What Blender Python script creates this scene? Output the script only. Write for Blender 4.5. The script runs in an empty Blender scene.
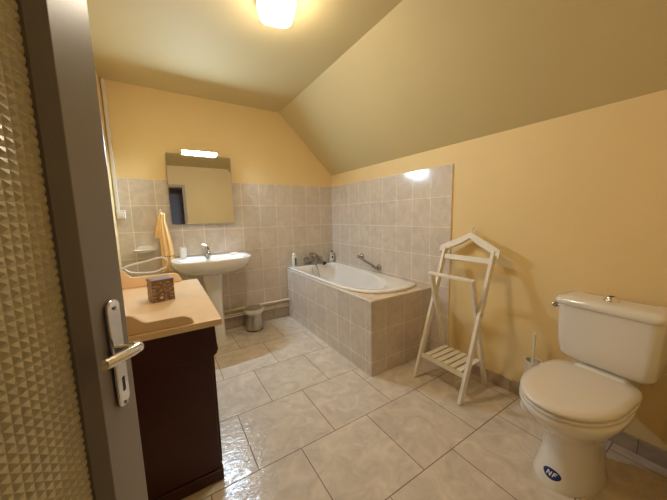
import bpy, bmesh, math, random
from math import sin, cos, pi, radians as rad
from mathutils import Vector, Matrix, noise
from mathutils.bvhtree import BVHTree

sc = bpy.context.scene
COL = sc.collection
random.seed(4)

# ------------------------------------------------------------------ materials
def nodes(name):
    m = bpy.data.materials.new(name); m.use_nodes = True
    nt = m.node_tree; b = nt.nodes['Principled BSDF']
    return m, nt, b

def N(nt, t, **kw):
    n = nt.nodes.new(t)
    for k, v in kw.items():
        if k in n.inputs: n.inputs[k].default_value = v
        else: setattr(n, k, v)
    return n

def rgb(c): return (c[0], c[1], c[2], 1)

def simple(name, col, rough=.5, metal=0, var=0, vscale=20, bump=0, bscale=80, coat=0, spec=.5, detail=4):
    m, nt, b = nodes(name)
    b.inputs['Base Color'].default_value = rgb(col)
    b.inputs['Roughness'].default_value = rough
    b.inputs['Metallic'].default_value = metal
    b.inputs['Specular IOR Level'].default_value = spec
    if coat:
        b.inputs['Coat Weight'].default_value = coat
        b.inputs['Coat Roughness'].default_value = .06
    tc = N(nt, 'ShaderNodeTexCoord')
    if var:
        nz = N(nt, 'ShaderNodeTexNoise', Scale=vscale, Detail=detail)
        nt.links.new(tc.outputs['Object'], nz.inputs['Vector'])
        mx = N(nt, 'ShaderNodeMix', data_type='RGBA')
        mx.inputs[6].default_value = rgb([max(0, c*(1-var)) for c in col])
        mx.inputs[7].default_value = rgb([min(1, c*(1+var)) for c in col])
        nt.links.new(nz.outputs['Fac'], mx.inputs[0])
        nt.links.new(mx.outputs[2], b.inputs['Base Color'])
    if bump:
        nz = N(nt, 'ShaderNodeTexNoise', Scale=bscale, Detail=3)
        nt.links.new(tc.outputs['Object'], nz.inputs['Vector'])
        bp = N(nt, 'ShaderNodeBump', Strength=bump, Distance=.002)
        nt.links.new(nz.outputs['Fac'], bp.inputs['Height'])
        nt.links.new(bp.outputs['Normal'], b.inputs['Normal'])
    return m

def tile_mat(name, axes, u0, v0, w, h, offset, mortar, c1, c2, cm, rough=.14, vein=6, veinamt=.25, relief=.0, relscale=14, spec=.5):
    """ceramic tiles laid in a grid in world space; axes such as 'XZ'"""
    m, nt, b = nodes(name)
    geo = N(nt, 'ShaderNodeNewGeometry')
    sep = N(nt, 'ShaderNodeSeparateXYZ'); nt.links.new(geo.outputs['Position'], sep.inputs[0])
    comb = N(nt, 'ShaderNodeCombineXYZ')
    for i, (ax, o) in enumerate(zip(axes, (u0, v0))):
        sub = N(nt, 'ShaderNodeMath', operation='SUBTRACT'); sub.inputs[1].default_value = o
        nt.links.new(sep.outputs[ax], sub.inputs[0]); nt.links.new(sub.outputs[0], comb.inputs[i])
    br = N(nt, 'ShaderNodeTexBrick', Scale=1.0)
    br.inputs['Brick Width'].default_value = w; br.inputs['Row Height'].default_value = h
    br.inputs['Mortar Size'].default_value = mortar; br.inputs['Mortar Smooth'].default_value = .3
    br.offset = offset; br.offset_frequency = 2; br.squash = 1
    br.inputs['Color1'].default_value = rgb(c1); br.inputs['Color2'].default_value = rgb(c2)
    br.inputs['Mortar'].default_value = rgb(cm); br.inputs['Bias'].default_value = 0
    nt.links.new(comb.outputs[0], br.inputs['Vector'])
    nz = N(nt, 'ShaderNodeTexNoise', Scale=vein, Detail=7, Roughness=.62, Distortion=1.2)
    nt.links.new(geo.outputs['Position'], nz.inputs['Vector'])
    rmp = N(nt, 'ShaderNodeMapRange'); rmp.inputs[1].default_value = .3; rmp.inputs[2].default_value = .7
    rmp.inputs[3].default_value = 1-veinamt; rmp.inputs[4].default_value = 1+veinamt*.6
    nt.links.new(nz.outputs['Fac'], rmp.inputs[0])
    mul = N(nt, 'ShaderNodeMix', data_type='RGBA', blend_type='MULTIPLY'); mul.inputs[0].default_value = 1
    nt.links.new(br.outputs['Color'], mul.inputs[6]); nt.links.new(rmp.outputs[0], mul.inputs[7])
    nt.links.new(mul.outputs[2], b.inputs['Base Color'])
    rr = N(nt, 'ShaderNodeMapRange'); rr.inputs[3].default_value = rough; rr.inputs[4].default_value = .75
    nt.links.new(br.outputs['Fac'], rr.inputs[0]); nt.links.new(rr.outputs[0], b.inputs['Roughness'])
    b.inputs['Specular IOR Level'].default_value = spec
    inv = N(nt, 'ShaderNodeMath', operation='SUBTRACT'); inv.inputs[0].default_value = 1
    nt.links.new(br.outputs['Fac'], inv.inputs[1])
    nz2 = N(nt, 'ShaderNodeTexNoise', Scale=relscale, Detail=4, Roughness=.55, Distortion=1.6)
    mp = N(nt, 'ShaderNodeMapping'); mp.inputs['Scale'].default_value = (1, 1.9, 1)
    mp.inputs['Rotation'].default_value = (0, 0, .7)
    nt.links.new(geo.outputs['Position'], mp.inputs[0]); nt.links.new(mp.outputs[0], nz2.inputs['Vector'])
    ma = N(nt, 'ShaderNodeMath', operation='MULTIPLY_ADD'); ma.inputs[1].default_value = relief
    nt.links.new(nz2.outputs['Fac'], ma.inputs[0]); nt.links.new(inv.outputs[0], ma.inputs[2])
    bp = N(nt, 'ShaderNodeBump', Strength=.55, Distance=.0022)
    nt.links.new(ma.outputs[0], bp.inputs['Height']); nt.links.new(bp.outputs['Normal'], b.inputs['Normal'])
    return m

PAINT = (.81, .62, .31)
M = {}
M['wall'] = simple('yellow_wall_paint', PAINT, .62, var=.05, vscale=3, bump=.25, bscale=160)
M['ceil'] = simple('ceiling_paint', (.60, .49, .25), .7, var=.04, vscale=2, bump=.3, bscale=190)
TW1, TW2, TWM = (.64, .56, .485), (.675, .59, .51), (.88, .80, .70)
TH = .248; ZT = 1.628
M['tile_far'] = tile_mat('wall_tile_far', 'XZ', -.1925, ZT, .2, TH, 0, .003, TW1, TW2, TWM, vein=9, veinamt=.14, relief=.25)
M['tile_right'] = tile_mat('wall_tile_right', 'YZ', 0, ZT, .2, TH, 0, .003, TW1, TW2, TWM, vein=9, veinamt=.14, relief=.25)
M['tile_long'] = tile_mat('bath_tile_long', 'YZ', -1.556, .605, .2, .246, 0, .003, TW1, TW2, TWM, vein=9, veinamt=.14, relief=.25)
M['tile_end'] = tile_mat('bath_tile_end', 'XZ', -.545, .605, .2, .246, 0, .003, TW1, TW2, TWM, vein=9, veinamt=.14, relief=.25)
M['tile_ledge'] = tile_mat('bath_tile_ledge', 'XY', -.545, -1.627, .2, .25, 0, .0015, (.70, .57, .43), (.72, .59, .45), (.72, .60, .47), vein=9, relief=.2)
M['floor'] = tile_mat('floor_tile', 'XY', -1.43, -.112, .45, .45, .511, .0026, (.64, .555, .46), (.685, .595, .495), (.17, .13, .10),
                      rough=.17, vein=8, veinamt=.2, relief=2.4, relscale=13)
M['plinth'] = tile_mat('plinth_tile', 'YZ', -.1, .2, .2, .5, 0, .002, (.44, .35, .27), (.46, .37, .28), (.2, .15, .1), rough=.3, vein=9)
M['plinthx'] = tile_mat('plinth_tile_far', 'XZ', -.1, .2, .2, .5, 0, .002, (.44, .35, .27), (.46, .37, .28), (.2, .15, .1), rough=.3, vein=9)
M['door'] = simple('door_grey_paint', (.225, .195, .17), .36, var=.04, vscale=6, bump=.12, bscale=260)
M['frame'] = simple('door_frame_paint', (.42, .33, .22), .45)
M['hall'] = simple('hall_paint', (.6, .52, .5), .7)
M['halldoor'] = simple('hall_door_paint', (.40, .36, .42), .4)
M['chrome'] = simple('chrome', (.78, .76, .74), .13, metal=1)
M['nickel'] = simple('satin_nickel', (.42, .39, .36), .2, metal=1)
M['steel'] = simple('brushed_steel', (.55, .52, .49), .3, metal=1, var=.2, vscale=40)
M['black'] = simple('black_rubber', (.02, .018, .016), .5)
M['ceramic'] = simple('white_ceramic', (.78, .74, .69), .12, coat=.5)
M['seat'] = simple('toilet_seat_plastic', (.76, .69, .61), .2, coat=.3)
M['acryl'] = simple('bath_acrylic', (.82, .79, .76), .14, coat=.4)
M['plastic'] = simple('white_plastic', (.78, .75, .7), .4)
M['valet'] = simple('white_painted_wood', (.80, .74, .64), .5, var=.04, vscale=30)
M['cream'] = simple('cream_pipe_paint', (.72, .60, .42), .35)
M['marble'] = simple('peach_marble', (.84, .635, .42), .08, var=.08, vscale=7, coat=.3, detail=8)
M['wood'] = simple('dark_mahogany', (.045, .0085, .006), .35, var=.35, vscale=5, detail=8)
M['copper'] = simple('aged_brass', (.5, .33, .16), .35, metal=1)
M['blue'] = simple('label_blue', (.012, .03, .16), .35)
M['white'] = simple('label_white', (.85, .84, .8), .4)
M['green'] = simple('label_green', (.06, .17, .10), .4)
M['dark_label'] = simple('label_dark', (.05, .06, .09), .4)
M['bottle'] = simple('bottle_plastic', (.80, .80, .74), .3)
M['gel'] = simple('bottle_grey', (.42, .44, .46), .25)
M['porcelain_knob'] = simple('dark_knob', (.35, .22, .1), .3, metal=1)

def lamp_mat(name, col, strength, pattern=0):
    m, nt, b = nodes(name)
    b.inputs['Base Color'].default_value = (.85, .83, .8, 1)
    b.inputs['Emission Color'].default_value = rgb(col)
    b.inputs['Emission Strength'].default_value = strength
    b.inputs['Roughness'].default_value = .2
    if pattern:
        tc = N(nt, 'ShaderNodeTexCoord')
        vo = N(nt, 'ShaderNodeTexVoronoi', Scale=pattern)
        nt.links.new(tc.outputs['Object'], vo.inputs['Vector'])
        mr = N(nt, 'ShaderNodeMapRange'); mr.inputs[3].default_value = strength*.8; mr.inputs[4].default_value = strength*1.5
        nt.links.new(vo.outputs['Distance'], mr.inputs[0])
        # emission painted dimmer towards the rim, to keep the ceiling from blowing out
        sp_ = N(nt, 'ShaderNodeSeparateXYZ'); nt.links.new(tc.outputs['Object'], sp_.inputs[0])
        zr = N(nt, 'ShaderNodeMapRange', interpolation_type='SMOOTHSTEP'); zr.inputs[1].default_value = -.03; zr.inputs[2].default_value = -.108
        zr.inputs[3].default_value = .05; zr.inputs[4].default_value = 1
        nt.links.new(sp_.outputs['Z'], zr.inputs[0])
        mm = N(nt, 'ShaderNodeMath', operation='MULTIPLY'); nt.links.new(mr.outputs[0], mm.inputs[0]); nt.links.new(zr.outputs[0], mm.inputs[1])
        nt.links.new(mm.outputs[0], b.inputs['Emission Strength'])
        bp = N(nt, 'ShaderNodeBump', Strength=.6, Distance=.004)
        nt.links.new(vo.outputs['Distance'], bp.inputs['Height']); nt.links.new(bp.outputs['Normal'], b.inputs['Normal'])
    return m
M['lamp'] = lamp_mat('lamp_glass', (1, .87, .68), 58, 70)
M['tube'] = lamp_mat('tube_diffuser', (.62, .81, 1), 750)

def mk_mirror():
    m, nt, b = nodes('mirror_glass')
    b.inputs['Base Color'].default_value = (.80, .80, .76, 1); b.inputs['Metallic'].default_value = 1
    b.inputs['Roughness'].default_value = .015
    return m
M['mirror'] = mk_mirror()
def mk_glass():
    m, nt, b = nodes('obscured_door_glass')
    b.inputs['Base Color'].default_value = (.72, .63, .41, 1)
    b.inputs['Roughness'].default_value = .22
    b.inputs['IOR'].default_value = 1.45
    b.inputs['Transmission Weight'].default_value = .30
    return m
M['glass'] = mk_glass()
def mk_towel():
    m, nt, b = nodes('orange_towelling')
    tc = N(nt, 'ShaderNodeTexCoord'); sep = N(nt, 'ShaderNodeSeparateXYZ')
    nt.links.new(tc.outputs['Object'], sep.inputs[0])
    # woven dashed stripe near the bottom hem (object z up from the hem)
    a = N(nt, 'ShaderNodeMath', operation='COMPARE'); a.inputs[1].default_value = .088; a.inputs[2].default_value = .007
    nt.links.new(sep.outputs['Z'], a.inputs[0])
    w = N(nt, 'ShaderNodeTexWave', Scale=16, Distortion=2); nt.links.new(tc.outputs['Object'], w.inputs['Vector'])
    g = N(nt, 'ShaderNodeMath', operation='GREATER_THAN'); g.inputs[1].default_value = .35; nt.links.new(w.outputs['Fac'], g.inputs[0])
    mu = N(nt, 'ShaderNodeMath', operation='MULTIPLY'); nt.links.new(a.outputs[0], mu.inputs[0]); nt.links.new(g.outputs[0], mu.inputs[1])
    mx = N(nt, 'ShaderNodeMix', data_type='RGBA'); mx.inputs[6].default_value = (.86, .56, .24, 1); mx.inputs[7].default_value = (.22, .12, .08, 1)
    nt.links.new(mu.outputs[0], mx.inputs[0]); nt.links.new(mx.outputs[2], b.inputs['Base Color'])
    b.inputs['Roughness'].default_value = .95
    nz = N(nt, 'ShaderNodeTexNoise', Scale=300); nt.links.new(tc.outputs['Object'], nz.inputs['Vector'])
    bp = N(nt, 'ShaderNodeBump', Strength=.5, Distance=.002); nt.links.new(nz.outputs['Fac'], bp.inputs['Height'])
    nt.links.new(bp.outputs['Normal'], b.inputs['Normal'])
    return m
M['towel'] = mk_towel()
def mk_box():
    m, nt, b = nodes('brown_printed_card')
    tc = N(nt, 'ShaderNodeTexCoord')
    mp = N(nt, 'ShaderNodeMapping'); mp.inputs['Scale'].default_value = (60, 60, 110)
    nt.links.new(tc.outputs['Object'], mp.inputs[0])
    nz = N(nt, 'ShaderNodeTexNoise', Scale=1, Detail=2); nt.links.new(mp.outputs[0], nz.inputs['Vector'])
    mr = N(nt, 'ShaderNodeMapRange'); mr.inputs[1].default_value = .48; mr.inputs[2].default_value = .66
    nt.links.new(nz.outputs['Fac'], mr.inputs[0])
    mx = N(nt, 'ShaderNodeMix', data_type='RGBA'); mx.inputs[6].default_value = (.15, .085, .05, 1); mx.inputs[7].default_value = (.42, .27, .16, 1)
    nt.links.new(mr.outputs[0], mx.inputs[0]); nt.links.new(mx.outputs[2], b.inputs['Base Color'])
    b.inputs['Roughness'].default_value = .5
    return m
M['card'] = mk_box()
M['cardtop'] = simple('brown_card_top', (.17, .105, .065), .5)
M['flower'] = simple('pale_print', (.75, .5, .38), .5)

# ------------------------------------------------------------------ mesh helpers
class MB:
    def __init__(s): s.bm = bmesh.new()
    def box(s, lo, hi, rot=None, piv=None):
        lo, hi = Vector(lo), Vector(hi); c = (lo+hi)/2; d = hi-lo
        r = bmesh.ops.create_cube(s.bm, size=1)['verts']
        for v in r:
            v.co = Vector((v.co.x*d.x, v.co.y*d.y, v.co.z*d.z))+c
        if rot is not None:
            bmesh.ops.rotate(s.bm, verts=r, cent=piv or c, matrix=rot)
        return s
    def beam(s, p0, p1, w, t, side=(0, 1, 0)):
        """rectangular bar from p0 to p1; w along side, t across"""
        p0, p1 = Vector(p0), Vector(p1); d = (p1-p0).normalized()
        sd = Vector(side); sd = (sd-d*sd.dot(d)).normalized(); q = d.cross(sd)
        vs = []
        for p in (p0, p1):
            for a, b in ((-1, -1), (1, -1), (1, 1), (-1, 1)):
                vs.append(s.bm.verts.new(p+sd*a*w/2+q*b*t/2))
        for f in ((3, 2, 1, 0), (4, 5, 6, 7), (0, 1, 5, 4), (1, 2, 6, 5), (2, 3, 7, 6), (3, 0, 4, 7)):
            s.bm.faces.new([vs[i] for i in f])
        return s
    def loft(s, rings, cap0=True, cap1=True, closed=True):
        R = [[s.bm.verts.new(Vector(p)) for p in r] for r in rings]
        n = len(R[0])
        for a, b in zip(R, R[1:]):
            for i in range(n if closed else n-1):
                j = (i+1) % n
                s.bm.faces.new((a[i], a[j], b[j], b[i]))
        if cap0: s.bm.faces.new(R[0][::-1])
        if cap1: s.bm.faces.new(R[-1])
        return s
    def tube(s, pts, r, n=12, cap=True):
        pts = [Vector(p) for p in pts]; rs = r if isinstance(r, (list, tuple)) else [r]*len(pts)
        rings = []; up = None
        for i, p in enumerate(pts):
            t = ((pts[min(i+1, len(pts)-1)]-pts[max(i-1, 0)])).normalized()
            if up is None:
                up = Vector((0, 0, 1)) if abs(t.z) < .9 else Vector((1, 0, 0))
            up = (up-t*up.dot(t)).normalized(); q = t.cross(up)
            rings.append([p+(up*cos(2*pi*k/n)+q*sin(2*pi*k/n))*rs[i] for k in range(n)])
        return s.loft(rings, cap, cap)
    def lathe(s, prof, c=(0, 0, 0), n=32, axis='Z', sx=1, sy=1, cap=True):
        c = Vector(c); rings = []
        for r, h in prof:
            ring = []
            for k in range(n):
                a = 2*pi*k/n; x, y = r*cos(a)*sx, r*sin(a)*sy
                ring.append(c+(Vector((x, y, h)) if axis == 'Z' else Vector((x, h, y)) if axis == 'Y' else Vector((h, x, y))))
            rings.append(ring)
        return s.loft(rings, cap, cap)
    def prism(s, poly, plane, a, b):
        """polygon in plane 'XY','XZ','YZ' extruded between a and b on the third axis"""
        def P(u, v, w):
            return {'XY': (u, v, w), 'XZ': (u, w, v), 'YZ': (w, u, v)}[plane]
        A = [s.bm.verts.new(P(u, v, a)) for u, v in poly]; B = [s.bm.verts.new(P(u, v, b)) for u, v in poly]
        n = len(poly)
        for i in range(n):
            j = (i+1) % n; s.bm.faces.new((A[i], A[j], B[j], B[i]))
        s.bm.faces.new(A[::-1]); s.bm.faces.new(B)
        return s
    def build(s, name, mat, parent=None, bevel=0, smooth=True, seg=2, sub=0, angle=35, mats=None):
        bm = s.bm
        bmesh.ops.recalc_face_normals(bm, faces=bm.faces)
        me = bpy.data.meshes.new(name)
        org = Vector((0, 0, 0))
        if parent is not None:
            inv = world(parent).inverted()
            bm.transform(inv)
        bm.to_mesh(me); bm.free()
        if mats:
            for x in mats: me.materials.append(M[x])
        else: me.materials.append(M[mat] if isinstance(mat, str) else mat)
        o = bpy.data.objects.new(name, me); COL.objects.link(o)
        if parent is not None: o.parent = parent
        if smooth:
            for p in me.polygons: p.use_smooth = True
            me.set_sharp_from_angle(angle=rad(angle))
        if bevel:
            md = o.modifiers.new('bevel', 'BEVEL'); md.width = bevel; md.segments = seg; md.limit_method = 'ANGLE'; md.angle_limit = rad(40)
        if sub:
            md = o.modifiers.new('sub', 'SUBSURF'); md.levels = sub; md.render_levels = sub
        return o

def world(o):
    m = o.matrix_basis.copy()
    while o.parent: o = o.parent; m = o.matrix_basis @ m
    return m

def thing(name, label, cat, loc, rz=0, group=None):
    o = bpy.data.objects.new(name, None); COL.objects.link(o)
    o.location = loc; o.rotation_euler = (0, 0, rz)
    o.matrix_basis = Matrix.Translation(Vector(loc)) @ Matrix.Rotation(rz, 4, 'Z')
    o.empty_display_size = .05
    o['label'] = label; o['category'] = cat
    if group: o['group'] = group
    return o
def tag(o, label, cat, group=None):
    o['label'] = label; o['category'] = cat
    if group: o['group'] = group
    return o
def recenter(o, loc):
    """put a one-mesh thing's origin at its base"""
    loc = Vector(loc); o.data.transform(Matrix.Translation(-loc)); o.location = loc; return o
def struct(o): o['kind'] = 'structure'; return o

def spline(pts, n=8, closed=False):
    pts = [Vector(p) for p in pts]; out = []; L = len(pts)
    rng = range(L) if closed else range(L-1)
    for i in rng:
        if closed: p0, p1, p2, p3 = pts[(i-1) % L], pts[i], pts[(i+1) % L], pts[(i+2) % L]
        else: p0, p1, p2, p3 = pts[max(i-1, 0)], pts[i], pts[i+1], pts[min(i+2, L-1)]
        for k in range(n):
            t = k/n
            out.append(.5*((2*p1)+(-p0+p2)*t+(2*p0-5*p1+4*p2-p3)*t*t+(-p0+3*p1-3*p2+p3)*t**3))
    if not closed: out.append(pts[-1])
    return out
def resample(pts, n):
    """n points evenly spaced on a closed polyline"""
    P = [Vector(p) for p in pts]; P.append(P[0]); d = [0]
    for a, b in zip(P, P[1:]): d.append(d[-1]+(b-a).length)
    out = []; j = 0
    for k in range(n):
        t = d[-1]*k/n
        while d[j+1] < t: j += 1
        f = (t-d[j])/max(1e-9, d[j+1]-d[j]); out.append(P[j].lerp(P[j+1], f))
    return out

# ------------------------------------------------------------------ the room
XL, YB, ZC = -2.31, -3.12, 2.45            # left wall, back wall, ceiling
DX0, DX1, DZ = -2.275, -1.565, 2.04        # doorway
SX, SZ = -.70, 1.775                       # slope starts here on the ceiling, ends at this height on the right wall
struct(MB().box((XL-.1, YB-1.5, -.1), (.1, .1, 0)).build('floor', 'floor', smooth=False))
def ceiling_poly():
    return [(XL-.1, ZC), (SX, ZC), (0, SZ), (.1, SZ-.096), (.1, SZ+.1), (SX+.05, ZC+.1), (XL-.1, ZC+.1)]
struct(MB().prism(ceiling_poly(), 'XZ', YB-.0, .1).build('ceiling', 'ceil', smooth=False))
gable = [(XL, 0), (0, 0), (0, SZ), (SX, ZC), (XL, ZC)]
wf = struct(MB().prism(gable, 'XZ', 0, .1).build('wall_far', 'wall', smooth=False))
tf = MB().box((XL, -.004, .13), (0, 0, ZT)).build('tile_panel', 'tile_far', wf, smooth=False)
wr = struct(MB().box((0, YB-.1, 0), (.1, .1, SZ)).build('wall_right', 'wall', smooth=False))
tp = MB().box((-.012, -1.8, .0), (0, -.004, ZT)).build('tile_panel', 'tile_right', wr, smooth=False, bevel=.002)
struct(MB().box((XL-.1, YB-.1, 0), (XL, .1, ZC)).build('wall_left', 'wall', smooth=False))
wb = MB()
wb.box((XL, YB-.12, 0), (DX0, YB, ZC)); wb.box((DX0, YB-.12, DZ), (DX1, YB, ZC))
wb.prism([(DX1, 0), (0, 0), (0, SZ), (SX, ZC), (DX1, ZC)], 'XZ', YB-.12, YB)
struct(wb.build('wall_back', 'wall', smooth=False))
# baseboards
struct(MB().box((-.012, YB, 0), (0, -1.802, .085)).build('baseboard_right', 'plinth', smooth=False, bevel=.002))
struct(MB().box((XL, -.016, 0), (-.695, 0, .128)).build('baseboard_far', 'plinthx', smooth=False, bevel=.002))
struct(MB().box((DX1+.25, YB, 0), (-.013, YB+.012, .085)).build('baseboard_back', 'plinthx', smooth=False, bevel=.002))
struct(MB().box((XL, -.93, 0), (XL+.012, -.017, .085)).build('baseboard_left', 'plinth', smooth=False, bevel=.002))
# door frame round the doorway
fr = MB()
fr.box((DX0-.03, YB, 0), (DX0, YB+.004, DZ+.05)); fr.box((DX1, YB, 0), (DX1+.05, YB+.004, DZ+.05)); fr.box((DX0, YB, DZ), (DX1, YB+.004, DZ+.05))
struct(fr.build('trim_1', 'frame', smooth=False, bevel=.001))
# hallway behind the doorway
hl = MB()
hl.box((XL-.1, YB-1.5, 0), (XL-.0, YB-.12, ZC)); hl.box((.0, YB-1.5, 0), (.1, YB-.12, ZC)); hl.box((XL, YB-1.5, 0), (0, YB-1.4, ZC))
struct(hl.build('wall_hallway', 'hall', smooth=False))
struct(MB().box((XL-.1, YB-1.5, ZC), (.1, YB-.001, ZC+.1)).build('ceiling', 'hall', smooth=False))
d2 = struct(MB().box((-2.02, YB-1.4, .005), (-1.22, YB-1.36, 2.04)).build('door_2', 'halldoor', bevel=.004))
MB().tube([(-1.30, YB-1.36, 1.0), (-1.30, YB-1.31, 1.0), (-1.42, YB-1.305, 1.0)], .009).build('door_handle', 'chrome', d2)

# ------------------------------------------------------------------ the open door with obscured glass
TIP = Vector((-2.044, -2.444)); HIN = Vector((-2.262, -3.105))
ang = math.atan2(TIP.y-HIN.y, TIP.x-HIN.x); DW = (TIP-HIN).length
door = thing('door_1', '', '', (HIN.x, HIN.y, 0), ang)
for k in ('label', 'category'): del door[k]
door['kind'] = 'structure'
W = world(door)
def L(x, y, z): return W @ Vector((x, y, z))
def local_build(mb, *a, **k):
    mb.bm.transform(W); return mb.build(*a, **k)
# local x runs hinge -> free edge, local -y faces the camera
ST = .115
T0, T1 = 0.0, .04
leaf = MB()
leaf.box((DW-ST, T0, .008), (DW, T1, 2.03)); leaf.box((0, T0, .008), (.105, T1, 2.03))
leaf.box((.105, T0, 1.92), (DW-ST, T1, 2.03)); leaf.box((.105, T0, .008), (DW-ST, T1, .12))
local_build(leaf, 'leaf_frame', 'door', door, bevel=.004, seg=3)
bd = MB()
g0, g1, z0, z1 = .105, DW-ST, .12, 1.92
BW = .017
def bead(x0, x1, za, zb, slope):
    pass
# glazing bead: bevelled section, lower than the stile face
bd.prism([(g1, T0+.001), (g1, T1-.008), (g1-BW, T1-.009), (g1-BW, T0+.018)], 'XY', z0, z1)
bd.prism([(g0, T0+.001), (g0, T1-.008), (g0+BW, T1-.009), (g0+BW, T0+.018)], 'XY', z0, z1)
bd.prism([(T0+.001, z1), (T1-.008, z1), (T1-.009, z1-BW), (T0+.018, z1-BW)], 'YZ', g0+BW*.5, g1-BW*.5)
bd.prism([(T0+.001, z0), (T1-.008, z0), (T1-.009, z0+BW), (T0+.018, z0+BW)], 'YZ', g0+BW*.5, g1-BW*.5)
local_build(bd, 'glazing_bead', 'door', door, smooth=False)
gl = MB()
gx0, gx1, gz0, gz1 = g0+BW-.004, g1-BW+.004, z0+BW-.004, z1-BW+.004
cell = .0137
nx = int((gx1-gx0)/cell); nz = int((gz1-gz0)/cell)
cx, cz = (gx1-gx0)/nx, (gz1-gz0)/nz
yf = T0+.0245; bm = gl.bm
grid = [[bm.verts.new((gx0+i*cx, yf, gz0+j*cz)) for i in range(nx+1)] for j in range(nz+1)]
for j in range(nz):
    for i in range(nx):
        c = bm.verts.new((gx0+(i+.5)*cx, yf-.0036, gz0+(j+.5)*cz))
        q = (grid[j][i], grid[j][i+1], grid[j+1][i+1], grid[j+1][i])
        for k in range(4): bm.faces.new((q[k], q[(k+1) % 4], c))
bk = [bm.verts.new(p) for p in ((gx0, yf+.004, gz0), (gx1, yf+.004, gz0), (gx1, yf+.004, gz1), (gx0, yf+.004, gz1))]
bm.faces.new(bk)
edge = [(0, [grid[0][i] for i in range(nx+1)], bk[0], bk[1]), (1, [grid[j][nx] for j in range(nz+1)], bk[1], bk[2]),
        (2, [grid[nz][i] for i in range(nx, -1, -1)], bk[2], bk[3]), (3, [grid[j][0] for j in range(nz, -1, -1)], bk[3], bk[0])]
for _, row, a, b in edge: bm.faces.new(row+[b, a])
local_build(gl, 'glass_pane', 'glass', door, smooth=False)
# long handle plate, lever and keyhole
px = DW-.056; zc = .985
pl = MB(); prof = []
for k in range(24):
    a = 2*pi*k/24; prof.append((px+(.022 if sin(a) > 0 else .019)*cos(a), zc+.008+(.090 if sin(a) > 0 else -.090)+.017*sin(a)))
pl.prism(prof, 'XZ', T0-.001, T0-.008)
local_build(pl, 'handle_plate', 'chrome', door, bevel=.003)
kh = MB().box((px-.0035, T0-.0088, zc-.068), (px+.0035, T0-.0078, zc-.040))
hp = [c for c in door.children if c.name.startswith('handle_plate')][0]
local_build(kh, 'keyhole', 'black', hp)
sc_ = MB()
sc_.lathe([(0.004, -.0105), (.004, -.0075)], (px, T0, zc+.098), 12, 'Y'); sc_.lathe([(0.004, -.0105), (.004, -.0075)], (px, T0, zc-.092), 12, 'Y')
local_build(sc_, 'screw', 'steel', hp)
# lever: neck, then a flattened arm that runs back towards the hinge in a soft bow
lv = MB()
zl = zc+.016
path = spline([(px, T0-.008, zl), (px, T0-.026, zl), (px-.002, T0-.038, zl+.002), (px-.020, T0-.045, zl+.006), (px-.052, T0-.040, zl+.010), (px-.090, T0-.028, zl+.014)], 6)
rr = [.0095]*8+[.0105]*10+[.0095]*50
lv.tube(path, rr[:len(path)], 12)
local_build(lv, 'lever', 'chrome', door)
# back-side lever
lb = MB().tube(spline([(px, T1, zc), (px, T1+.045, zc), (px-.03, T1+.052, zc), (px-.105, T1+.048, zc-.004)], 6), .0095)
local_build(lb, 'lever', 'chrome', door)
for z in (.25, 1.0, 1.78):
    local_build(MB().tube([(-.004, T1+.004, z-.05), (-.004, T1+.004, z+.05)], .007), 'hinge', 'steel', door)

# ------------------------------------------------------------------ ceiling light
cl = thing('ceiling_light', 'lit square patterned glass light fixed flush to the flat ceiling', 'ceiling light', (-1.325, -1.585, 2.45), rad(-12))
Wl = world(cl)
def sq(h, z, p=4.5, n=40):
    r = []
    for k in range(n):
        a = 2*pi*k/n; c, s = cos(a), sin(a); q = (abs(c)**p+abs(s)**p)**(-1/p)
        r.append(Wl @ Vector((h*q*c, h*q*s, z)))
    return r
MB().loft([sq(.104, 0), sq(.104, -.022)]).build('base_plate', 'plastic', cl)
MB().loft([sq(.1035, -.0225), sq(.099, -.045), sq(.094, -.07), sq(.088, -.092), sq(.076, -.105), sq(.055, -.112), sq(.02, -.114)]).build('glass_shade', 'lamp', cl)

# ------------------------------------------------------------------ mirror with tube light
mr = thing('bathroom_mirror', 'frameless rectangular mirror on the tiled far wall above the washbasin', 'mirror', (-1.583, -.004, 1.19))
MT = Matrix.Rotation(rad(-1.6), 3, 'X')
mx0, mx1, mz0, mz1 = -1.880, -1.292, 1.196, 1.878
m1 = MB().box((mx0, -.041, mz0), (mx1, -.036, mz1), MT); m1.build('mirror_glass', 'mirror', mr, smooth=False)
m2 = MB().box((mx0+.04, -.017, mz0+.04), (mx1-.04, -.0045, mz1-.04)); m2.build('backing_board', 'plastic', mr)
for x in (mx0+.06, mx1-.06):
    MB().box((x-.012, -.053, mz0-.006), (x+.012, -.0045, mz0-.001)).build('mirror_clip', 'steel', mr)
tl = thing('mirror_tube_light', 'slim lit white tube light above the mirror', 'wall light', (-1.585, -.004, 1.90))
MB().prism([(-.0045, 1.886), (-.030, 1.886), (-.058, 1.901), (-.087, 1.9055), (-.087, 1.909), (-.0045, 1.909)], 'YZ', -1.7405, -1.4295).box((-1.744, -.087, 1.884), (-1.7405, -.0045, 1.909)).box((-1.4295, -.087, 1.884), (-1.426, -.0045, 1.909)).build('housing', 'plastic', tl)
MB().tube([(-1.740, -.072, 1.895), (-1.737, -.072, 1.895), (-1.433, -.072, 1.895), (-1.430, -.072, 1.895)], [.006, .0088, .0088, .006], 14).build('tube_diffuser', 'tube', tl)

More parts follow.
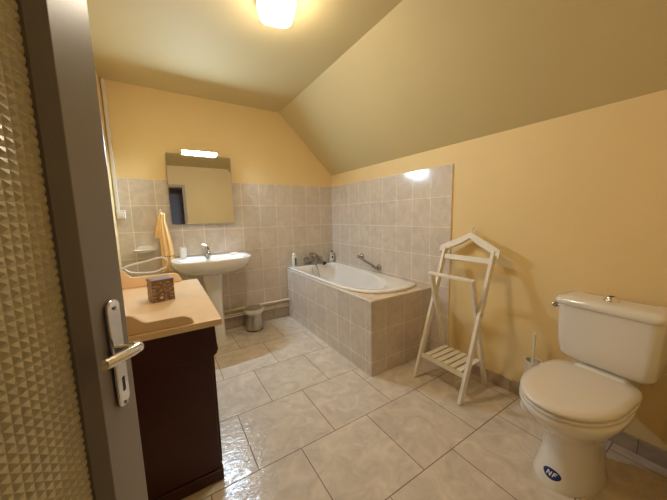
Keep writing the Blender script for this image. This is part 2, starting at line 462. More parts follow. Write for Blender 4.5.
# ------------------------------------------------------------------ wall bits
sw = thing('light_switch', 'small white surface switch box at the left end of the far wall', 'switch', (-2.268, -.004, 1.262))
MB().box((-2.301, -.032, 1.262), (-2.238, -.0045, 1.338)).build('switch_box', 'plastic', sw, bevel=.004)
MB().box((-2.288, -.036, 1.28), (-2.250, -.032, 1.32)).build('rocker', 'white', sw, bevel=.002)
tag(recenter(MB().box((-2.300, -.020, 1.3385), (-2.276, -.0045, 2.448)).build('cable_conduit', 'plastic', bevel=.003), (-2.288, -.01, 1.3385)),
    'thin cream cable conduit rising from the wall switch to the ceiling', 'conduit')
# soap dish on the wall
sd = thing('wall_soap_dish', 'white soap dish fixed to the tiles left of the orange towel', 'soap dish', (-2.12, -.004, .945))
o_ = []
def dishring(w, d, z, n=28):
    return [(-2.12+w*(abs(cos(a))**.6)*(1 if cos(a) > 0 else -1), -.062+d*(abs(sin(a))**.6)*(1 if sin(a) > 0 else -1), z) for a in [2*pi*k/n for k in range(n)]]
MB().loft([dishring(.055, .035, .940), dishring(.078, .048, .952), dishring(.092, .056, .968), dishring(.086, .050, .968), dishring(.07, .04, .956), dishring(.04, .02, .952)]).build('tray', 'ceramic', sd)
MB().prism([(-2.185, .960), (-2.185, .985), (-2.165, 1.0), (-2.075, 1.0), (-2.055, .985), (-2.055, .960)], 'XZ', -.0095, -.0045).build('back_plate', 'ceramic', sd, bevel=.004)
# towel hook and towel
hk = thing('towel_hook', 'white hook on the far wall holding the orange towel', 'hook', (-1.965, -.004, 1.325))
MB().lathe([(.013, -.0045), (.015, -.008), (.012, -.012)], (-1.965, 0, 1.325), 16, 'Y', sy=1.7).build('back_plate', 'plastic', hk)
MB().tube(spline([(-1.965, -.012, 1.325), (-1.965, -.030, 1.318), (-1.965, -.045, 1.318), (-1.965, -.050, 1.332)], 5), .005).build('prong', 'plastic', hk)
tw = MB()
def foldring(cx, cy, hw, hd, z, ph, folds, n=48, amp=.35, y_max=-.0075):
    r = []
    for k in range(n):
        a = 2*pi*k/n
        f = 1+amp*sin(folds*a+ph)
        x = cx+hw*cos(a)*(1+.12*sin(3*a+ph)); y = cy+hd*sin(a)*f
        r.append((x, min(y, y_max), z))
    return r
rows = [(1.312, -1.957, .010, .008), (1.305, -1.958, .022, .017), (1.285, -1.960, .028, .021), (1.262, -1.960, .025, .020), (1.235, -1.962, .027, .020), (1.19, -1.963, .036, .021),
        (1.12, -1.957, .044, .023), (1.04, -1.952, .050, .024), (.96, -1.945, .053, .024), (.88, -1.945, .053, .024), (.80, -1.95, .048, .023), (.74, -1.952, .046, .022)]
tw.loft([foldring(cx, -.040, hw, hd, z, i*.22, 7) for i, (z, cx, hw, hd) in enumerate(rows)])
rows = [(1.29, -1.967, .016, .008), (1.26, -1.975, .022, .012), (1.20, -1.986, .028, .014), (1.14, -1.995, .032, .015), (1.10, -2.003, .030, .014), (1.072, -2.012, .018, .010)]
tw.loft([foldring(cx, -.052, hw, hd, z, 1+i*.3, 5) for i, (z, cx, hw, hd) in enumerate(rows)])
to = tw.build('hand_towel', 'towel', angle=70); recenter(to, (-1.955, -.04, .80))
tag(to, 'orange towel with a dark stripe hanging in folds beside the mirror', 'towel')

# ------------------------------------------------------------------ washbasin
ws = thing('washbasin', 'white ceramic pedestal washbasin standing against the tiled far wall', 'sink', (-1.56, -.25, 0))
BXc = -1.56
def basin_ring(sx, sy, z, n=56, dy=0):
    """outer outline: straight back at the wall, wide bowed front"""
    r = []
    for k in range(n):
        a = 2*pi*k/n; c, s = cos(a), sin(a)
        x = .366*sx*(abs(c)**.6)*(1 if c > 0 else -1)
        if s > 0: y = -.215+.205*(abs(s)**.45)*sy+dy
        else: y = -.215-.275*(abs(s)**.85)*sy+dy
        r.append((BXc+x, min(y, -.006), z+.012*(0)))
    return r
def bowl_ring(rx, ry, cy, z, n=56):
    return [(BXc+rx*cos(2*pi*k/n), cy+ry*sin(2*pi*k/n), z) for k in range(n)]
ZB = .862
rings = [basin_ring(.22, .35, .700), basin_ring(.40, .55, .708), basin_ring(.70, .80, .732), basin_ring(.89, .93, .768), basin_ring(.975, .985, .808),
         basin_ring(1.0, 1.0, .838), basin_ring(1.0, 1.0, ZB-.006), basin_ring(.985, .985, ZB), basin_ring(.95, .95, ZB-.002), ]
rings += [bowl_ring(.285, .165, -.285, ZB-.010), bowl_ring(.265, .15, -.285, ZB-.03), bowl_ring(.21, .12, -.28, ZB-.085), bowl_ring(.12, .08, -.27, ZB-.115), bowl_ring(.03, .03, -.26, ZB-.12)]
MB().loft(rings).build('basin', 'ceramic', ws, angle=60)
def ped(w, d, z, n=32, cy=-.215):
    return [(-1.576+w*(abs(cos(a))**.75)*(1 if cos(a) > 0 else -1), cy+d*(abs(sin(a))**.75)*(1 if sin(a) > 0 else -1), z) for a in [2*pi*k/n for k in range(n)]]
MB().loft([ped(.095, .12, 0), ped(.095, .12, .02), ped(.080, .105, .06), ped(.074, .10, .3), ped(.078, .105, .55), ped(.090, .12, .699)]).build('pedestal', 'ceramic', ws, angle=60)
fc = MB()
fc.lathe([(.026, 0), (.026, .008), (.021, .012), (.021, .055), (.023, .06), (.023, .085), (.016, .095)], (-1.592, -.095, ZB-.002), 24)
fc.tube(spline([(-1.592, -.105, ZB+.035), (-1.592, -.15, ZB+.048), (-1.592, -.205, ZB+.040), (-1.592, -.222, ZB+.022)], 5), [.017]*5+[.015]*6+[.012]*5, 14)
fo = fc.build('tap', 'nickel', ws)
MB().tube(spline([(-1.592, -.095, ZB+.092), (-1.597, -.085, ZB+.108), (-1.622, -.075, ZB+.118), (-1.640, -.07, ZB+.125)], 5), [.012]*5+[.009]*6+[.007]*5, 12).build('tap_lever', 'chrome', fo)
MB().lathe([(.022, 0), (.022, .003), (.012, .004)], (BXc, -.26, ZB-.122), 20).build('drain', 'chrome', ws)
cp = MB().lathe([(.027, 0), (.029, .003), (.0325, .105), (.0335, .108), (.0305, .108), (.027, .008), (.004, .006)], (-1.812, -.105, ZB-.0015), 28).build('tumbler', 'plastic')
tag(recenter(cp, (-1.812, -.105, ZB)), 'white tumbler standing on the left end of the washbasin', 'cup')
sp = MB().lathe([(.018, 0), (.024, .004), (.025, .010), (.022, .016), (.012, .019)], (-1.335, -.10, ZB-.0015), 24, sx=1.7).build('soap_bar', 'white')
tag(recenter(sp, (-1.335, -.10, ZB)), 'white soap bar lying on the right end of the washbasin', 'soap')

# ------------------------------------------------------------------ heating pipes
pg = thing('heating_pipe', 'thick cream pipe running along the foot of the far wall, above the thin ones', 'pipe', (-1.49, -.045, .222))
MB().tube([(XL+.02, -.045, .222), (-.70, -.045, .222)], .015, 14).build('pipe_run', 'cream', pg)
for x in (-1.95, -.86):
    MB().box((x-.006, -.055, .200), (x+.006, -.0045, .2065)).build('pipe_clip', 'steel', pg, bevel=.001)
for z, lab in ((.166, 'thin cream pipe along the far wall, middle of the three pipes'), (.140, 'thin cream pipe along the far wall, lowest of the three pipes')):
    p = thing('heating_pipe', lab, 'pipe', (-1.49, -.035, z), group='thin pipes along the far wall')
    MB().tube([(XL+.02, -.035, z), (-.70, -.035, z)], .008, 10).build('pipe_run', 'cream', p)
    for x in (-1.7, -.88):
        MB().box((x-.008, -.042, z-.010), (x+.008, -.0045, z-.007)).build('pipe_clip', 'black', p)

# ------------------------------------------------------------------ pedal bin
pb = thing('pedal_bin', 'small metal pedal bin with a white rim on the floor by the pipes', 'bin', (-1.178, -.175, 0))
c0 = (-1.178, -.175, 0)
MB().lathe([(.094, .0), (.096, .012)], c0, 36).build('base_ring', 'black', pb)
MB().lathe([(.094, .0125), (.097, .03), (.094, .09), (.082, .15), (.078, .185)], c0, 36).build('bin_body', 'steel', pb)
MB().lathe([(.086, .1855), (.104, .200), (.108, .215), (.108, .238), (.104, .243)], c0, 36).build('collar', 'plastic', pb, angle=50)
ld = MB().lathe([(.101, .2435), (.099, .250), (.080, .257), (.045, .262), (.01, .263)], c0, 36).build('lid', 'steel', pb, angle=50)
MB().lathe([(.012, .263), (.012, .270), (.008, .272)], c0, 16).build('lid_knob', 'chrome', ld)
MB().prism([(-1.200, -.262), (-1.156, -.262), (-1.160, -.296), (-1.170, -.303), (-1.186, -.303), (-1.196, -.296)], 'XY', .022, .030).build('pedal', 'chrome', pb, bevel=.002)

# ------------------------------------------------------------------ bath surround
SXb, SYb, H = -.695, -1.627, .605
bs = thing('bath_surround', 'tiled bath surround built into the far right corner', 'bath surround', (-.35, -.81, 0))
MB().box((SXb, SYb, 0), (SXb+.02, -.017, H-.012)).build('long_panel', 'tile_long', bs, smooth=False)
MB().box((SXb+.021, SYb, 0), (-.0125, SYb+.02, H-.012)).build('end_panel', 'tile_end', bs, smooth=False)
# outline of the bath (outer edge of its rim)
OUT = [(-.684, -.022), (-.684, -.30), (-.684, -.70), (-.682, -1.05), (-.668, -1.24), (-.625, -1.39), (-.545, -1.50), (-.43, -1.555), (-.29, -1.568), (-.16, -1.55), (-.06, -1.50), (-.028, -1.42), (-.0165, -1.25), (-.0165, -.80), (-.0165, -.30), (-.0165, -.022)]
def smooth_out():
    P = [Vector((x, y, 0)) for x, y in OUT]
    return spline(P, 6)
so = smooth_out()
def inset(poly, d):
    n = len(poly); res = []
    for i in range(n):
        a, b, c = poly[i-1], poly[i], poly[(i+1) % n]
        t = ((b-a).normalized()+(c-b).normalized())
        if t.length < 1e-6: t = c-b
        t.normalize(); nrm = Vector((-t.y, t.x, 0)); res.append(b+nrm*d)
    return res
NR = 96
OUTR = resample(so, NR)
area = sum(a.x*b.y-b.x*a.y for a, b in zip(OUTR, OUTR[1:]+OUTR[:1]))
sgn = 1 if area > 0 else -1
# ledge: everything of the top not covered by the bath
mid = [p for p in so if p.y < -.95]
mid_in = [(p.x+(.02 if p.x < -.35 else -.0), p.y+.02) for p in mid]
poly = [(SXb, -.95), (SXb, SYb), (-.0125, SYb), (-.0125, -1.10)]
inner = [q for q in mid_in if q[1] < -1.0]
inner = sorted(inner, key=lambda q: 0)  # already runs left -> right
ledge = [(SXb, -.95), (inner[0][0], -.95)]+inner+[(-.03, -1.10), (-.0125, -1.10), (-.0125, SYb), (SXb, SYb)]
ledge[-2], ledge[-1] = (-.0125, SYb), (SXb, SYb)
MB().prism(ledge, 'XY', H-.012, H).build('ledge', 'tile_ledge', bs, smooth=False)
MB().box((SXb-.003, SYb-.003, H-.013), (SXb+.009, -.017, H+.001)).build('edge_strip', 'plastic', bs, bevel=.002)
MB().box((SXb+.0095, SYb-.003, H-.013), (-.0125, SYb+.006, H+.001)).build('edge_strip', 'cream', bs, bevel=.002)

# ------------------------------------------------------------------ bathtub
bt = thing('bathtub', 'white acrylic bathtub set into the tiled surround in the corner', 'bathtub', (-.35, -.75, .05))
INN = [(-.628, -.13), (-.640, -.35), (-.640, -.75), (-.630, -1.05), (-.590, -1.27), (-.520, -1.40), (-.43, -1.445), (-.335, -1.40), (-.255, -1.28), (-.185, -1.10), (-.120, -.88), (-.082, -.62), (-.070, -.35), (-.085, -.14), (-.20, -.105), (-.36, -.098), (-.52, -.102)]
inn = resample(spline([Vector((x, y, 0)) for x, y in INN], 6, True), NR)
def align(ref, ring):
    best = min(range(len(ring)), key=lambda k: sum((ring[(i+k) % NR]-ref[i]).length for i in range(0, NR, 6)))
    return [ring[(i+best) % NR] for i in range(NR)]
# same orientation and start as the outline
if (sum(a.x*b.y-b.x*a.y for a, b in zip(inn, inn[1:]+inn[:1])) > 0) != (sgn > 0): inn = inn[::-1]
inn = align(OUTR, inn)
cen = sum(inn, Vector())/NR
def at(ring, z, f=1.0, c=None, drop=None):
    c = c or cen
    return [Vector((c.x+(p.x-c.x)*f, c.y+(p.y-c.y)*f, z)) for p in ring]
rim = lambda d, z: [Vector((p.x, p.y, z)) for p in inset(OUTR, d*sgn)]
def mix(a, b, t, z): return [Vector((p.x*(1-t)+q.x*t, p.y*(1-t)+q.y*t, z)) for p, q in zip(a, b)]
ce2 = Vector((cen.x, cen.y+.08, 0))
def well(f, z, fy=None):
    fy = fy or f
    return [Vector((ce2.x+(p.x-ce2.x)*f, ce2.y+(p.y-ce2.y)*fy+(0 if p.y > ce2.y else 0), z)) for p in inn]
TR = [rim(.004, H+.0015), rim(0, H+.006), rim(.0, H+.016), rim(.004, H+.021), mix(rim(.004, 0), inn, .35, H+.023), mix(rim(.004, 0), inn, .8, H+.020), mix(rim(.004, 0), inn, 1, H+.014),
      at(inn, H+.002, .985), well(.95, H-.06, .97), well(.90, H-.18, .92), well(.86, H-.30, .84), well(.80, H-.375, .78), well(.70, H-.40, .70), well(.35, H-.405, .4), well(.06, H-.407, .06)]
MB().loft(TR, cap0=False).build('tub_shell', 'acryl', bt, angle=70)
MB().lathe([(.030, 0), (.030, .004), (.012, .006)], (-.35, -.42, H-.4055), 24).build('drain', 'chrome', bt)

# bath mixer with hand shower
bx = thing('bath_mixer', 'chrome bath mixer with hand shower on the far wall over the bathtub', 'tap', (-.345, -.004, .69))
b1 = MB()
for x in (-.42, -.27): b1.tube([(x, -.0045, .695), (x, -.0105, .695), (x, -.0105, .695), (x, -.045, .695)], [.03, .03, .014, .014], 20)
b1.tube([(-.435, -.055, .695), (-.255, -.055, .695)], .020, 18)
b1.tube(spline([(-.345, -.06, .70), (-.345, -.09, .705), (-.345, -.13, .69), (-.345, -.145, .665)], 5), .013, 14)
b1.tube([(-.345, -.055, .70), (-.345, -.055, .745)], .013, 14)
bo = b1.build('mixer_body', 'nickel', bx, angle=50)
for x, s in ((-.435, -1), (-.255, 1)):
    hh = MB(); hh.lathe([(.020, 0), (.026, s*.006), (.027, s*.03), (.020, s*.038)], (x+s*.001, -.055, .695), 20, 'X')
    for k in range(4):
        a = k*pi/2+.5; hh.tube([(x+s*.02, -.055, .695), (x+s*.02, -.055+.034*cos(a), .695+.034*sin(a))], .006, 8)
    hh.build('tap_handle', 'nickel', bo, angle=50)
MB().tube([(-.365, -.075, .752), (-.325, -.075, .752)], .012, 12).build('cradle', 'chrome', bo)
MB().tube(spline([(-.400, -.062, .762), (-.36, -.08, .772), (-.315, -.095, .752), (-.275, -.12, .705), (-.245, -.145, .660)], 5), [.012]*10+[.013]*5+[.014]*6, 12).build('shower_handset', 'nickel', bx)
hs = [c for c in bx.children if c.name.startswith('shower_handset')][0]
d_ = Vector((.30, -.2, -.45)).normalized()
q_ = Vector((-.243, -.147, .657))
MB().tube([q_, q_+d_*.01, q_+d_*.028, q_+d_*.036], [.014, .024, .027, .022], 20).build('spray_head', 'black', hs)
MB().tube(spline([(-.38, -.075, .678), (-.385, -.10, .60), (-.40, -.16, .48), (-.37, -.20, .40), (-.33, -.19, .40), (-.315, -.15, .50), (-.325, -.115, .60), (-.345, -.10, .63), (-.372, -.105, .66), (-.402, -.075, .72), (-.405, -.062, .755)], 6), .0062, 10).build('shower_hose', 'steel', bx)

# bottles on the bath's rim
ZR = H+.0215
b = thing('shampoo_bottle', 'white bottle with a green label on the near left corner of the bath rim', 'bottle', (-.618, -.072, ZR), group='bottles on the bath rim')
MB().lathe([(.024, 0), (.029, .004), (.030, .12), (.026, .134), (.014, .139)], (-.618, -.072, ZR), 28, sy=.7).build('bottle_body', 'bottle', b, angle=50)
MB().lathe([(.021, .1395), (.022, .143), (.021, .166), (.015, .172)], (-.618, -.072, ZR), 24, sy=.75).build('cap', 'white', b, angle=50)
lab = MB()
def patch(cx, cy, r, sy, a0, a1, z0, z1, d=.0006, n=12):
    ring = lambda z: [(cx+(r+d)*cos(a0+(a1-a0)*k/n), cy+(r+d)*sin(a0+(a1-a0)*k/n)*sy, z) for k in range(n+1)]
    ring2 = lambda z: [(cx+(r+d*.2)*cos(a0+(a1-a0)*k/n), cy+(r+d*.2)*sin(a0+(a1-a0)*k/n)*sy, z) for k in range(n+1)][::-1]
    return [ring(z0)+ring2(z0), ring(z1)+ring2(z1)]
lab.loft(patch(-.618, -.072, .0300, .7, rad(-95), rad(-20), ZR+.02, ZR+.115)); lab.build('label', 'green', b)
c = thing('shower_gel_bottle', 'grey bottle with white label in the far right corner of the bath', 'bottle', (-.062, -.062, ZR), group='bottles on the bath rim')
MB().lathe([(.028, 0), (.033, .005), (.034, .10), (.030, .122), (.015, .135)], (-.062, -.062, ZR), 28, sy=.68).build('bottle_body', 'gel', c, angle=50)
MB().lathe([(.013, .1355), (.013, .155), (.010, .158)], (-.062, -.062, ZR), 20).build('cap', 'dark_label', c)
MB().loft(patch(-.062, -.062, .034, .68, rad(-150), rad(-50), ZR+.012, ZR+.098)).build('label', 'white', c)
MB().loft(patch(-.062, -.062, .0347, .68, rad(-125), rad(-80), ZR+.055, ZR+.085)).build('label', 'dark_label', c)
MB().loft(patch(-.062, -.062, .0347, .68, rad(-130), rad(-75), ZR+.02, ZR+.036)).build('label', 'dark_label', c)

# grab bar
gb = thing('grab_bar', 'sloping chrome grab bar on the tiled right wall above the bathtub', 'grab bar', (-.012, -.78, .72))
for y, z in ((-.650, .765), (-.955, .680)):
    MB().lathe([(.034, -.0125), (.035, -.018), (.026, -.026), (.016, -.032), (.015, -.058), (.018, -.062), (.018, -.072), (.012, -.078)], (0, y, z), 24, 'X').build('wall_mount', 'nickel', gb, angle=50)
MB().tube([(-.060, -.635, .769), (-.060, -.645, .7665), (-.060, -.960, .6785), (-.060, -.970, .676)], [.016, .0135, .0135, .017], 16).build('bar', 'nickel', gb)

# ------------------------------------------------------------------ marble topped washstand behind the door
wd = thing('washstand', 'dark mahogany washstand with peach marble top against the left wall', 'cabinet', (-2.06, -1.42, 0))
VX0, VX1, VY0, VY1, VZ = XL+.002, -1.80, -1.868, -.965, .780
MB().box((VX0, VY0+.012, .06), (VX1-.024, VY1-.012, .628)).build('body', 'wood', wd, bevel=.003)
MB().prism([(VX0, .6285), (VX1-.022, .6285), (VX1-.004, .640), (VX1+.004, .660), (VX1, .690), (VX1-.004, VZ), (VX0, VZ)], 'XZ', VY0, VY1).build('frieze', 'wood', wd, bevel=.002)
MB().box((VX0, VY0+.004, 0), (VX1-.014, VY1-.004, .0595)).build('plinth', 'wood', wd, bevel=.004)
for y0, y1 in ((VY0+.03, (VY0+VY1)/2-.003), ((VY0+VY1)/2+.003, VY1-.03)):
    dr = MB().box((VX1-.0238, y0, .075), (VX1-.012, y1, .615)).build('cabinet_door', 'wood', wd, bevel=.004)
    MB().lathe([(.006, 0), (.006, .012), (.013, .018), (.010, .026)], (VX1-.012, y1-.05 if y0 < -1.5 else y0+.05, .36), 16, 'X').build('knob', 'porcelain_knob', dr)
top = MB().box((XL+.001, -1.902, VZ+.0005), (-1.776, -.945, .810)).build('marble_top', 'marble', wd, bevel=.004, seg=3)
def ogee(x0, xs, x1, z0, za, zb):
    """side splash profile: high at the wall, ogee step down, rounded toe"""
    pts = [(x0, z0), (x0, za)]
    pts += [(xs-.03+.06*t, za-(za-zb)*(3*t*t-2*t**3)) for t in [k/8 for k in range(9)]]
    pts += [(x1-.05, zb)]+[(x1-.05+.05*sin(a), z0+(zb-z0)*cos(a)) for a in [pi/2*k/6 for k in range(1, 7)]]
    return pts
MB().prism(ogee(XL+.024, -2.075, -1.885, .8105, .890, .851), 'XZ', -1.893, -1.868).build('side_splash', 'marble', wd, bevel=.003)
MB().prism(ogee(XL+.024, -2.185, -1.880, .8105, .930, .875), 'XZ', -.978, -.953).build('side_splash', 'marble', wd, bevel=.003)
bsx = MB().prism([(-1.893, .8105), (-1.893, .90), (-1.84, .92), (-1.75, .97), (-1.10, .97), (-1.01, .955), (-.953, .945), (-.953, .8105)], 'YZ', XL+.001, XL+.0235)
bsx.build('back_splash', 'marble', wd, bevel=.003)

# printed card box on top
bxr = thing('tissue_box', 'small brown printed box standing on the peach marble washstand top', 'box', (-2.000, -1.4055, .8105), rad(16))
Wx = world(bxr)
mb = MB().box((-.052, -.048, 0), (.052, .048, .1065)); mb.bm.transform(Wx); mb.build('box_body', 'card', bxr, bevel=.002)
mb = MB().box((-.053, -.049, .1066), (.053, .049, .120)); mb.bm.transform(Wx); lid = mb.build('box_lid', 'cardtop', bxr, bevel=.002)
for (x, z) in ((-.012, .022),):
    mb = MB().lathe([(.0075, -.0487), (.0075, -.0479)], (x, 0, z), 14, 'Y'); mb.bm.transform(Wx); mb.build('printed_dot', 'flower', bxr)
mb = MB().lathe([(.006, -.0497), (.006, -.0489)], (0, -.01, .022), 14, 'X'); mb.bm.transform(Wx); mb.build('printed_dot', 'flower', bxr)

# white looped towel rail beyond the washstand
tr = thing('towel_rail', 'white bent tube towel rail on the left wall beyond the washstand', 'towel rail', (XL, -.75, .89))
pp = spline([(-1.957, -.75, .905), (-1.955, -.75, .935), (-1.975, -.75, .960), (-2.01, -.75, .962), (-2.10, -.75, .942), (-2.18, -.75, .925), (-2.215, -.75, .910), (-2.20, -.75, .885), (-2.16, -.75, .868), (-2.09, -.75, .860), (-2.04, -.75, .858), (-2.0, -.75, .872), (-1.965, -.75, .888)], 6)
MB().tube(pp, .0075, 10).build('rail_loop', 'plastic', tr)
MB().tube([(XL+.0, -.75, .905), (XL+.006, -.75, .905), (XL+.006, -.75, .905), (-2.213, -.75, .907)], [.022, .022, .008, .008], 14).build('wall_mount', 'plastic', tr)

# ------------------------------------------------------------------ valet stand
vs = thing('valet_stand', 'white wooden clothes valet stand between the bath and the toilet', 'valet stand', (-.25, -2.0, 0))
YA0, YA1, YB0, YB1 = -2.185, -1.815, -2.158, -1.842
def A(z, y): return (-.418+.335*z, y, z)          # tall frame, leaning back to the wall
def B(z, y): return (-.072-.272*z, y, z)          # short frame, leaning forward
for y in (YA0, YA1):
    MB().beam(A(0.004, y), A(.985, y), .022, .040).build('leg', 'valet', vs, bevel=.002)
for y in (YB0, YB1):
    MB().beam(B(0.004, y), B(.792, y), .022, .036).build('leg', 'valet', vs, bevel=.002)
MB().beam(A(.915, YA0+.011), A(.915, YA1-.011), .038, .016, side=(.335, 0, 1)).build('cross_bar', 'valet', vs, bevel=.002)
bb = B(.800, 0)
MB().box((bb[0]-.019, YB0-.018, .7925), (bb[0]+.019, YB1+.018, .8125)).build('trouser_bar', 'valet', vs, bevel=.004)
# hanger
cyh = (YA0+YA1)/2
def hang():
    pts = []
    top_, bot = [], []
    for k in range(21):
        t = k/20; u = -1+2*t; y = cyh+.228*u; a = abs(u)
        zt = 1.098-.108*(a**1.1)
        zt += .008*math.exp(-(u/.12)**2)
        th = .046
        top_.append((y, zt)); bot.append((y, zt-th-.010*(1-math.exp(-(u/.2)**2))))
    return top_+bot[::-1]
hg = MB(); hg.prism(hang(), 'YZ', -.013, .013)
hg.bm.transform(Matrix.Translation(Vector(A(1.02, 0))) @ Matrix.Rotation(math.atan(.335), 4, 'Y') @ Matrix.Translation(Vector((0, 0, -1.02))))
hg.build('hanger', 'valet', vs, bevel=.004)
a0 = Vector(A(1.098, cyh)); a1 = Vector(A(1.142, cyh))
MB().tube([a0, a0.lerp(a1, .6), a0.lerp(a1, .8), a1], [.006, .006, .009, .006], 12).build('peg', 'valet', vs)
# shelf
zs = .185
xa = A(zs, 0)[0]; xb = B(zs, 0)[0]
MB().box((xa-.005, YA0+.0105, zs-.032), (xa+.013, YA1-.0105, zs-.001)).build('shelf_rail', 'valet', vs, bevel=.002)
MB().box((xb-.013, YB0+.0105, zs-.032), (xb+.005, YB1-.0105, zs-.001)).build('shelf_rail', 'valet', vs, bevel=.002)
n = 6; y0 = YB0+.012; y1 = YB1-.012; w = .036; gap = ((y1-y0)-n*w)/(n-1)
for i in range(n):
    ya = y0+i*(w+gap)
    MB().box((xa-.004, ya, zs), (xb+.004, ya+w, zs+.012)).build('slat', 'valet', vs, bevel=.002)
for y in (YA0+.0115, YA1-.0115):
    pass
for y, s in ((YA0, -1), (YA1, 1)):
    z = (.418-.072)/(.335+.272); p = A(z, y)
    MB().lathe([(.007, s*.0102), (.006, s*.014), (.003, s*.015)], (p[0], y, z), 12, 'Y').build('pivot_bolt', 'steel', vs)

# ------------------------------------------------------------------ toilet
TRZ = rad(-5.5)
tt = thing('toilet', 'white close coupled toilet with closed lid against the right wall', 'toilet', (-.022, -2.786, 0), TRZ)
Wt = world(tt)
def tb(mb, *a, **k):
    mb.bm.transform(Wt); return mb.build(*a, **k)
def egg(xf, xb, hw, z, n=48, pw=.8, cx=None, back=.55):
    """egg outline pointing to -x: xf front, xb back, hw half width"""
    cx = cx if cx is not None else xf+(xb-xf)*.5
    r = []
    for k in range(n):
        a = 2*pi*k/n; c, s = cos(a), sin(a)
        if c < 0: x = cx+(cx-xf)*c
        else: x = cx+(xb-cx)*(abs(c)**back)
        yy = hw*(abs(s)**(.92 if c < 0 else pw))*(1 if s > 0 else -1)
        r.append((x, yy+.009, z))
    return r
bowl = MB().loft([egg(-.560, -.20, .120, 0.0, back=.7), egg(-.560, -.20, .120, .012, back=.7), egg(-.545, -.20, .108, .05, back=.7), egg(-.520, -.19, .098, .13, back=.7),
                  egg(-.515, -.18, .098, .20, back=.7), egg(-.545, -.17, .118, .255, back=.7), egg(-.600, -.16, .150, .305, back=.7), egg(-.640, -.16, .172, .345, back=.7),
                  egg(-.655, -.16, .181, .375, back=.7), egg(-.655, -.16, .182, .392, back=.7), egg(-.645, -.165, .175, .398, back=.7)])
bowl.bm.transform(Wt); bmesh.ops.recalc_face_normals(bowl.bm, faces=bowl.bm.faces)
bvh = BVHTree.FromBMesh(bowl.bm)
bowl.build('bowl', 'ceramic', tt, angle=70)
tb(MB().box((-.20, -.11, .30), (-.03, .11, .4515)), 'rear_shelf', 'ceramic', tt, bevel=.03, seg=4)
tb(MB().loft([egg(-.650, -.165, .170, .3985, back=.42, pw=.52), egg(-.660, -.150, .178, .402, back=.42, pw=.52), egg(-.660, -.150, .178, .412, back=.42, pw=.52), egg(-.652, -.155, .172, .416, back=.42, pw=.52)]), 'seat_ring', 'seat', tt, angle=70)
tb(MB().loft([egg(-.654, -.155, .174, .4195, back=.42, pw=.52), egg(-.664, -.132, .178, .424, back=.42, pw=.52), egg(-.665, -.132, .179, .434, back=.42, pw=.52), egg(-.655, -.152, .174, .442, back=.42, pw=.52), egg(-.60, -.21, .145, .446, back=.42, pw=.52), egg(-.45, -.33, .05, .447, back=.42, pw=.52)]), 'seat_lid', 'seat', tt, angle=60)
for y in (-.10, .06): tb(MB().box((-.143, y, .40), (-.132, y+.04, .430)), 'hinge', 'plastic', tt, bevel=.003)
def rrect(x0, x1, hw, z, r=.04, n=6):
    pts = []
    for cx, cy, a0 in ((x1-r*.4, hw-r*.4, 0), (x0+r, hw-r, pi/2), (x0+r, -hw+r, pi), (x1-r*.4, -hw+r*.4, 3*pi/2)):
        rr_ = r*.4 if cx > (x0+x1)/2 else r
        for k in range(n+1):
            a = a0+pi/2*k/n; pts.append((cx+rr_*cos(a), cy+rr_*sin(a), z))
    return pts
tb(MB().loft([rrect(-.130, -.005, .140, .452), rrect(-.160, -.005, .166, .460), rrect(-.182, -.005, .179, .490), rrect(-.196, -.005, .185, .58), rrect(-.203, -.005, .190, .758)]), 'cistern', 'ceramic', tt, angle=60)
cl_ = tb(MB().loft([rrect(-.208, -.003, .195, .7585), rrect(-.214, -.003, .201, .764), rrect(-.214, -.003, .201, .781), rrect(-.204, -.006, .192, .794), rrect(-.17, -.02, .164, .799), rrect(-.12, -.07, .05, .801, .02)]), 'cistern_lid', 'ceramic', tt, angle=60)
bt_ = tb(MB().lathe([(.030, .7995), (.030, .806), (.024, .812), (.022, .820), (.017, .822)], (-.105, .004, 0), 28), 'flush_button', 'chrome', tt, angle=50)
tb(MB().lathe([(.010, .8222), (.010, .824), (.006, .825)], (-.105, .004, 0), 20), 'button_insert', 'black', bt_)
tb(MB().tube([(-.09, .178, .715), (-.09, .215, .715), (-.09, .2151, .715), (-.09, .252, .715)], [.015, .015, .010, .010], 14).tube([(-.108, .236, .712), (-.06, .236, .728)], [.012, .009], 12), 'inlet_valve', 'nickel', tt)
tb(MB().lathe([(.013, -.186), (.013, -.20), (.008, -.204)], (-.09, 0, .70), 14, 'Y'), 'blanking_plug', 'chrome', tt)
# NF certification mark on the foot of the bowl
Cc = Vector((-.42, 0, .055)); dloc = Vector((-.80, .28, 0)).normalized()
cw = Wt @ Vector((-.36, .010, .058)); dw = (Wt.to_3x3() @ Vector((-1, -.02, 0))).normalized()
tang = Vector((0, 0, 1)).cross(dw).normalized()
def on_surface(u, v, off):
    org = cw+dw*.6-tang*u*(-1)+Vector((0, 0, v)); hit, nrm, _, _ = bvh.ray_cast(org, -dw)
    if hit is None: hit = cw+dw*.15; nrm = dw
    if nrm.dot(dw) < 0: nrm = -nrm
    return hit+nrm*off
lb_ = MB()
rings = []
for f, off in ((1.0, .0002), (1.0, .0008), (.6, .0008), (.2, .0008)):
    rings.append([on_surface(.034*f*cos(2*pi*k/32), .0215*f*sin(2*pi*k/32), off) for k in range(32)])
lb_.loft(rings, cap0=False); sticker = lb_.build('certification_label', 'blue', tt); sticker['label'] = 'blue oval label with white NF lettering'
def stroke(mb, pts, w):
    for (a, b) in zip(pts, pts[1:]):
        a, b = Vector(a), Vector(b); d = (b-a).normalized(); nn = Vector((-d.y, d.x))*w/2
        K = 5; r1 = []; 
        for k in range(K+1):
            p = a.lerp(b, k/K); r1.append([on_surface(*(p-nn), .0009), on_surface(*(p+nn), .0009), on_surface(*(p+nn), .0015), on_surface(*(p-nn), .0015)])
        mb.loft(r1)
nf = MB(); w = .004
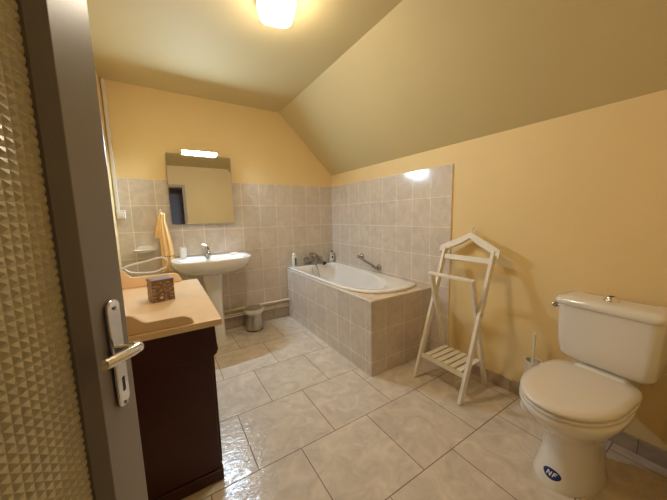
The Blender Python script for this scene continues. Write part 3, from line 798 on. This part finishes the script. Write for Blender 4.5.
stroke(nf, [(-0.0183, -0.0100), (-0.0130, 0.0100)], w); stroke(nf, [(-0.0130, 0.0100), (-0.0052, -0.0100)], w); stroke(nf, [(-0.0052, -0.0100), (0.0000, 0.0100)], w)
stroke(nf, [(0.0043, -0.0100), (0.0096, 0.0100)], w); stroke(nf, [(0.0087, 0.0085), (0.0200, 0.0085)], w); stroke(nf, [(0.0070, 0.0004), (0.0157, 0.0004)], w)
nf.build('lettering', 'white', sticker, smooth=False)

# toilet brush
tbr = thing('toilet_brush', 'white toilet brush in its holder behind the toilet by the right wall', 'toilet brush', (-.082, -2.448, 0))
cb = (-.082, -2.448, 0)
MB().lathe([(.050, 0), (.052, .006), (.046, .05), (.043, .29), (.046, .325), (.040, .325), (.036, .06), (.01, .05)], cb, 28).build('holder', 'plastic', tbr, angle=50)
MB().lathe([(.012, .08), (.012, .325), (.010, .33), (.0065, .345), (.0075, .485), (.009, .497), (.005, .503)], cb, 16).build('handle', 'plastic', tbr, angle=60)

# ------------------------------------------------------------------ light, camera, colour
wo = bpy.data.worlds.new('world'); sc.world = wo; wo.use_nodes = True
wo.node_tree.nodes['Background'].inputs[0].default_value = (.9, .75, .55, 1); wo.node_tree.nodes['Background'].inputs[1].default_value = .02

cam = bpy.data.cameras.new('camera'); co = bpy.data.objects.new('camera', cam); COL.objects.link(co)
cam.sensor_fit = 'HORIZONTAL'; cam.sensor_width = 36; cam.lens = 271.118/667*36; cam.clip_start = .02
yaw, pitch, roll = .56007, -.12607, -.02252
fw = Vector((sin(yaw)*cos(pitch), cos(yaw)*cos(pitch), sin(pitch))); rt = Vector((cos(yaw), -sin(yaw), 0)); up = rt.cross(fw)
r2 = rt*cos(roll)+up*sin(roll); u2 = -rt*sin(roll)+up*cos(roll)
m = Matrix((r2, u2, -fw)).transposed().to_4x4(); m.translation = Vector((-1.96461, -3.13977, 1.2471))
co.matrix_world = m
sc.camera = co

sc.view_settings.view_transform = 'Standard'; sc.view_settings.look = 'None'; sc.view_settings.gamma = 1
sc.view_settings.use_curve_mapping = False
sc.view_settings.exposure = 0.62
sc.cycles.use_denoising = True
sc.cycles.max_bounces = 10; sc.cycles.diffuse_bounces = 6
sc.cycles.caustics_reflective = False; sc.cycles.caustics_refractive = False
sc.cycles.sample_clamp_indirect = 6
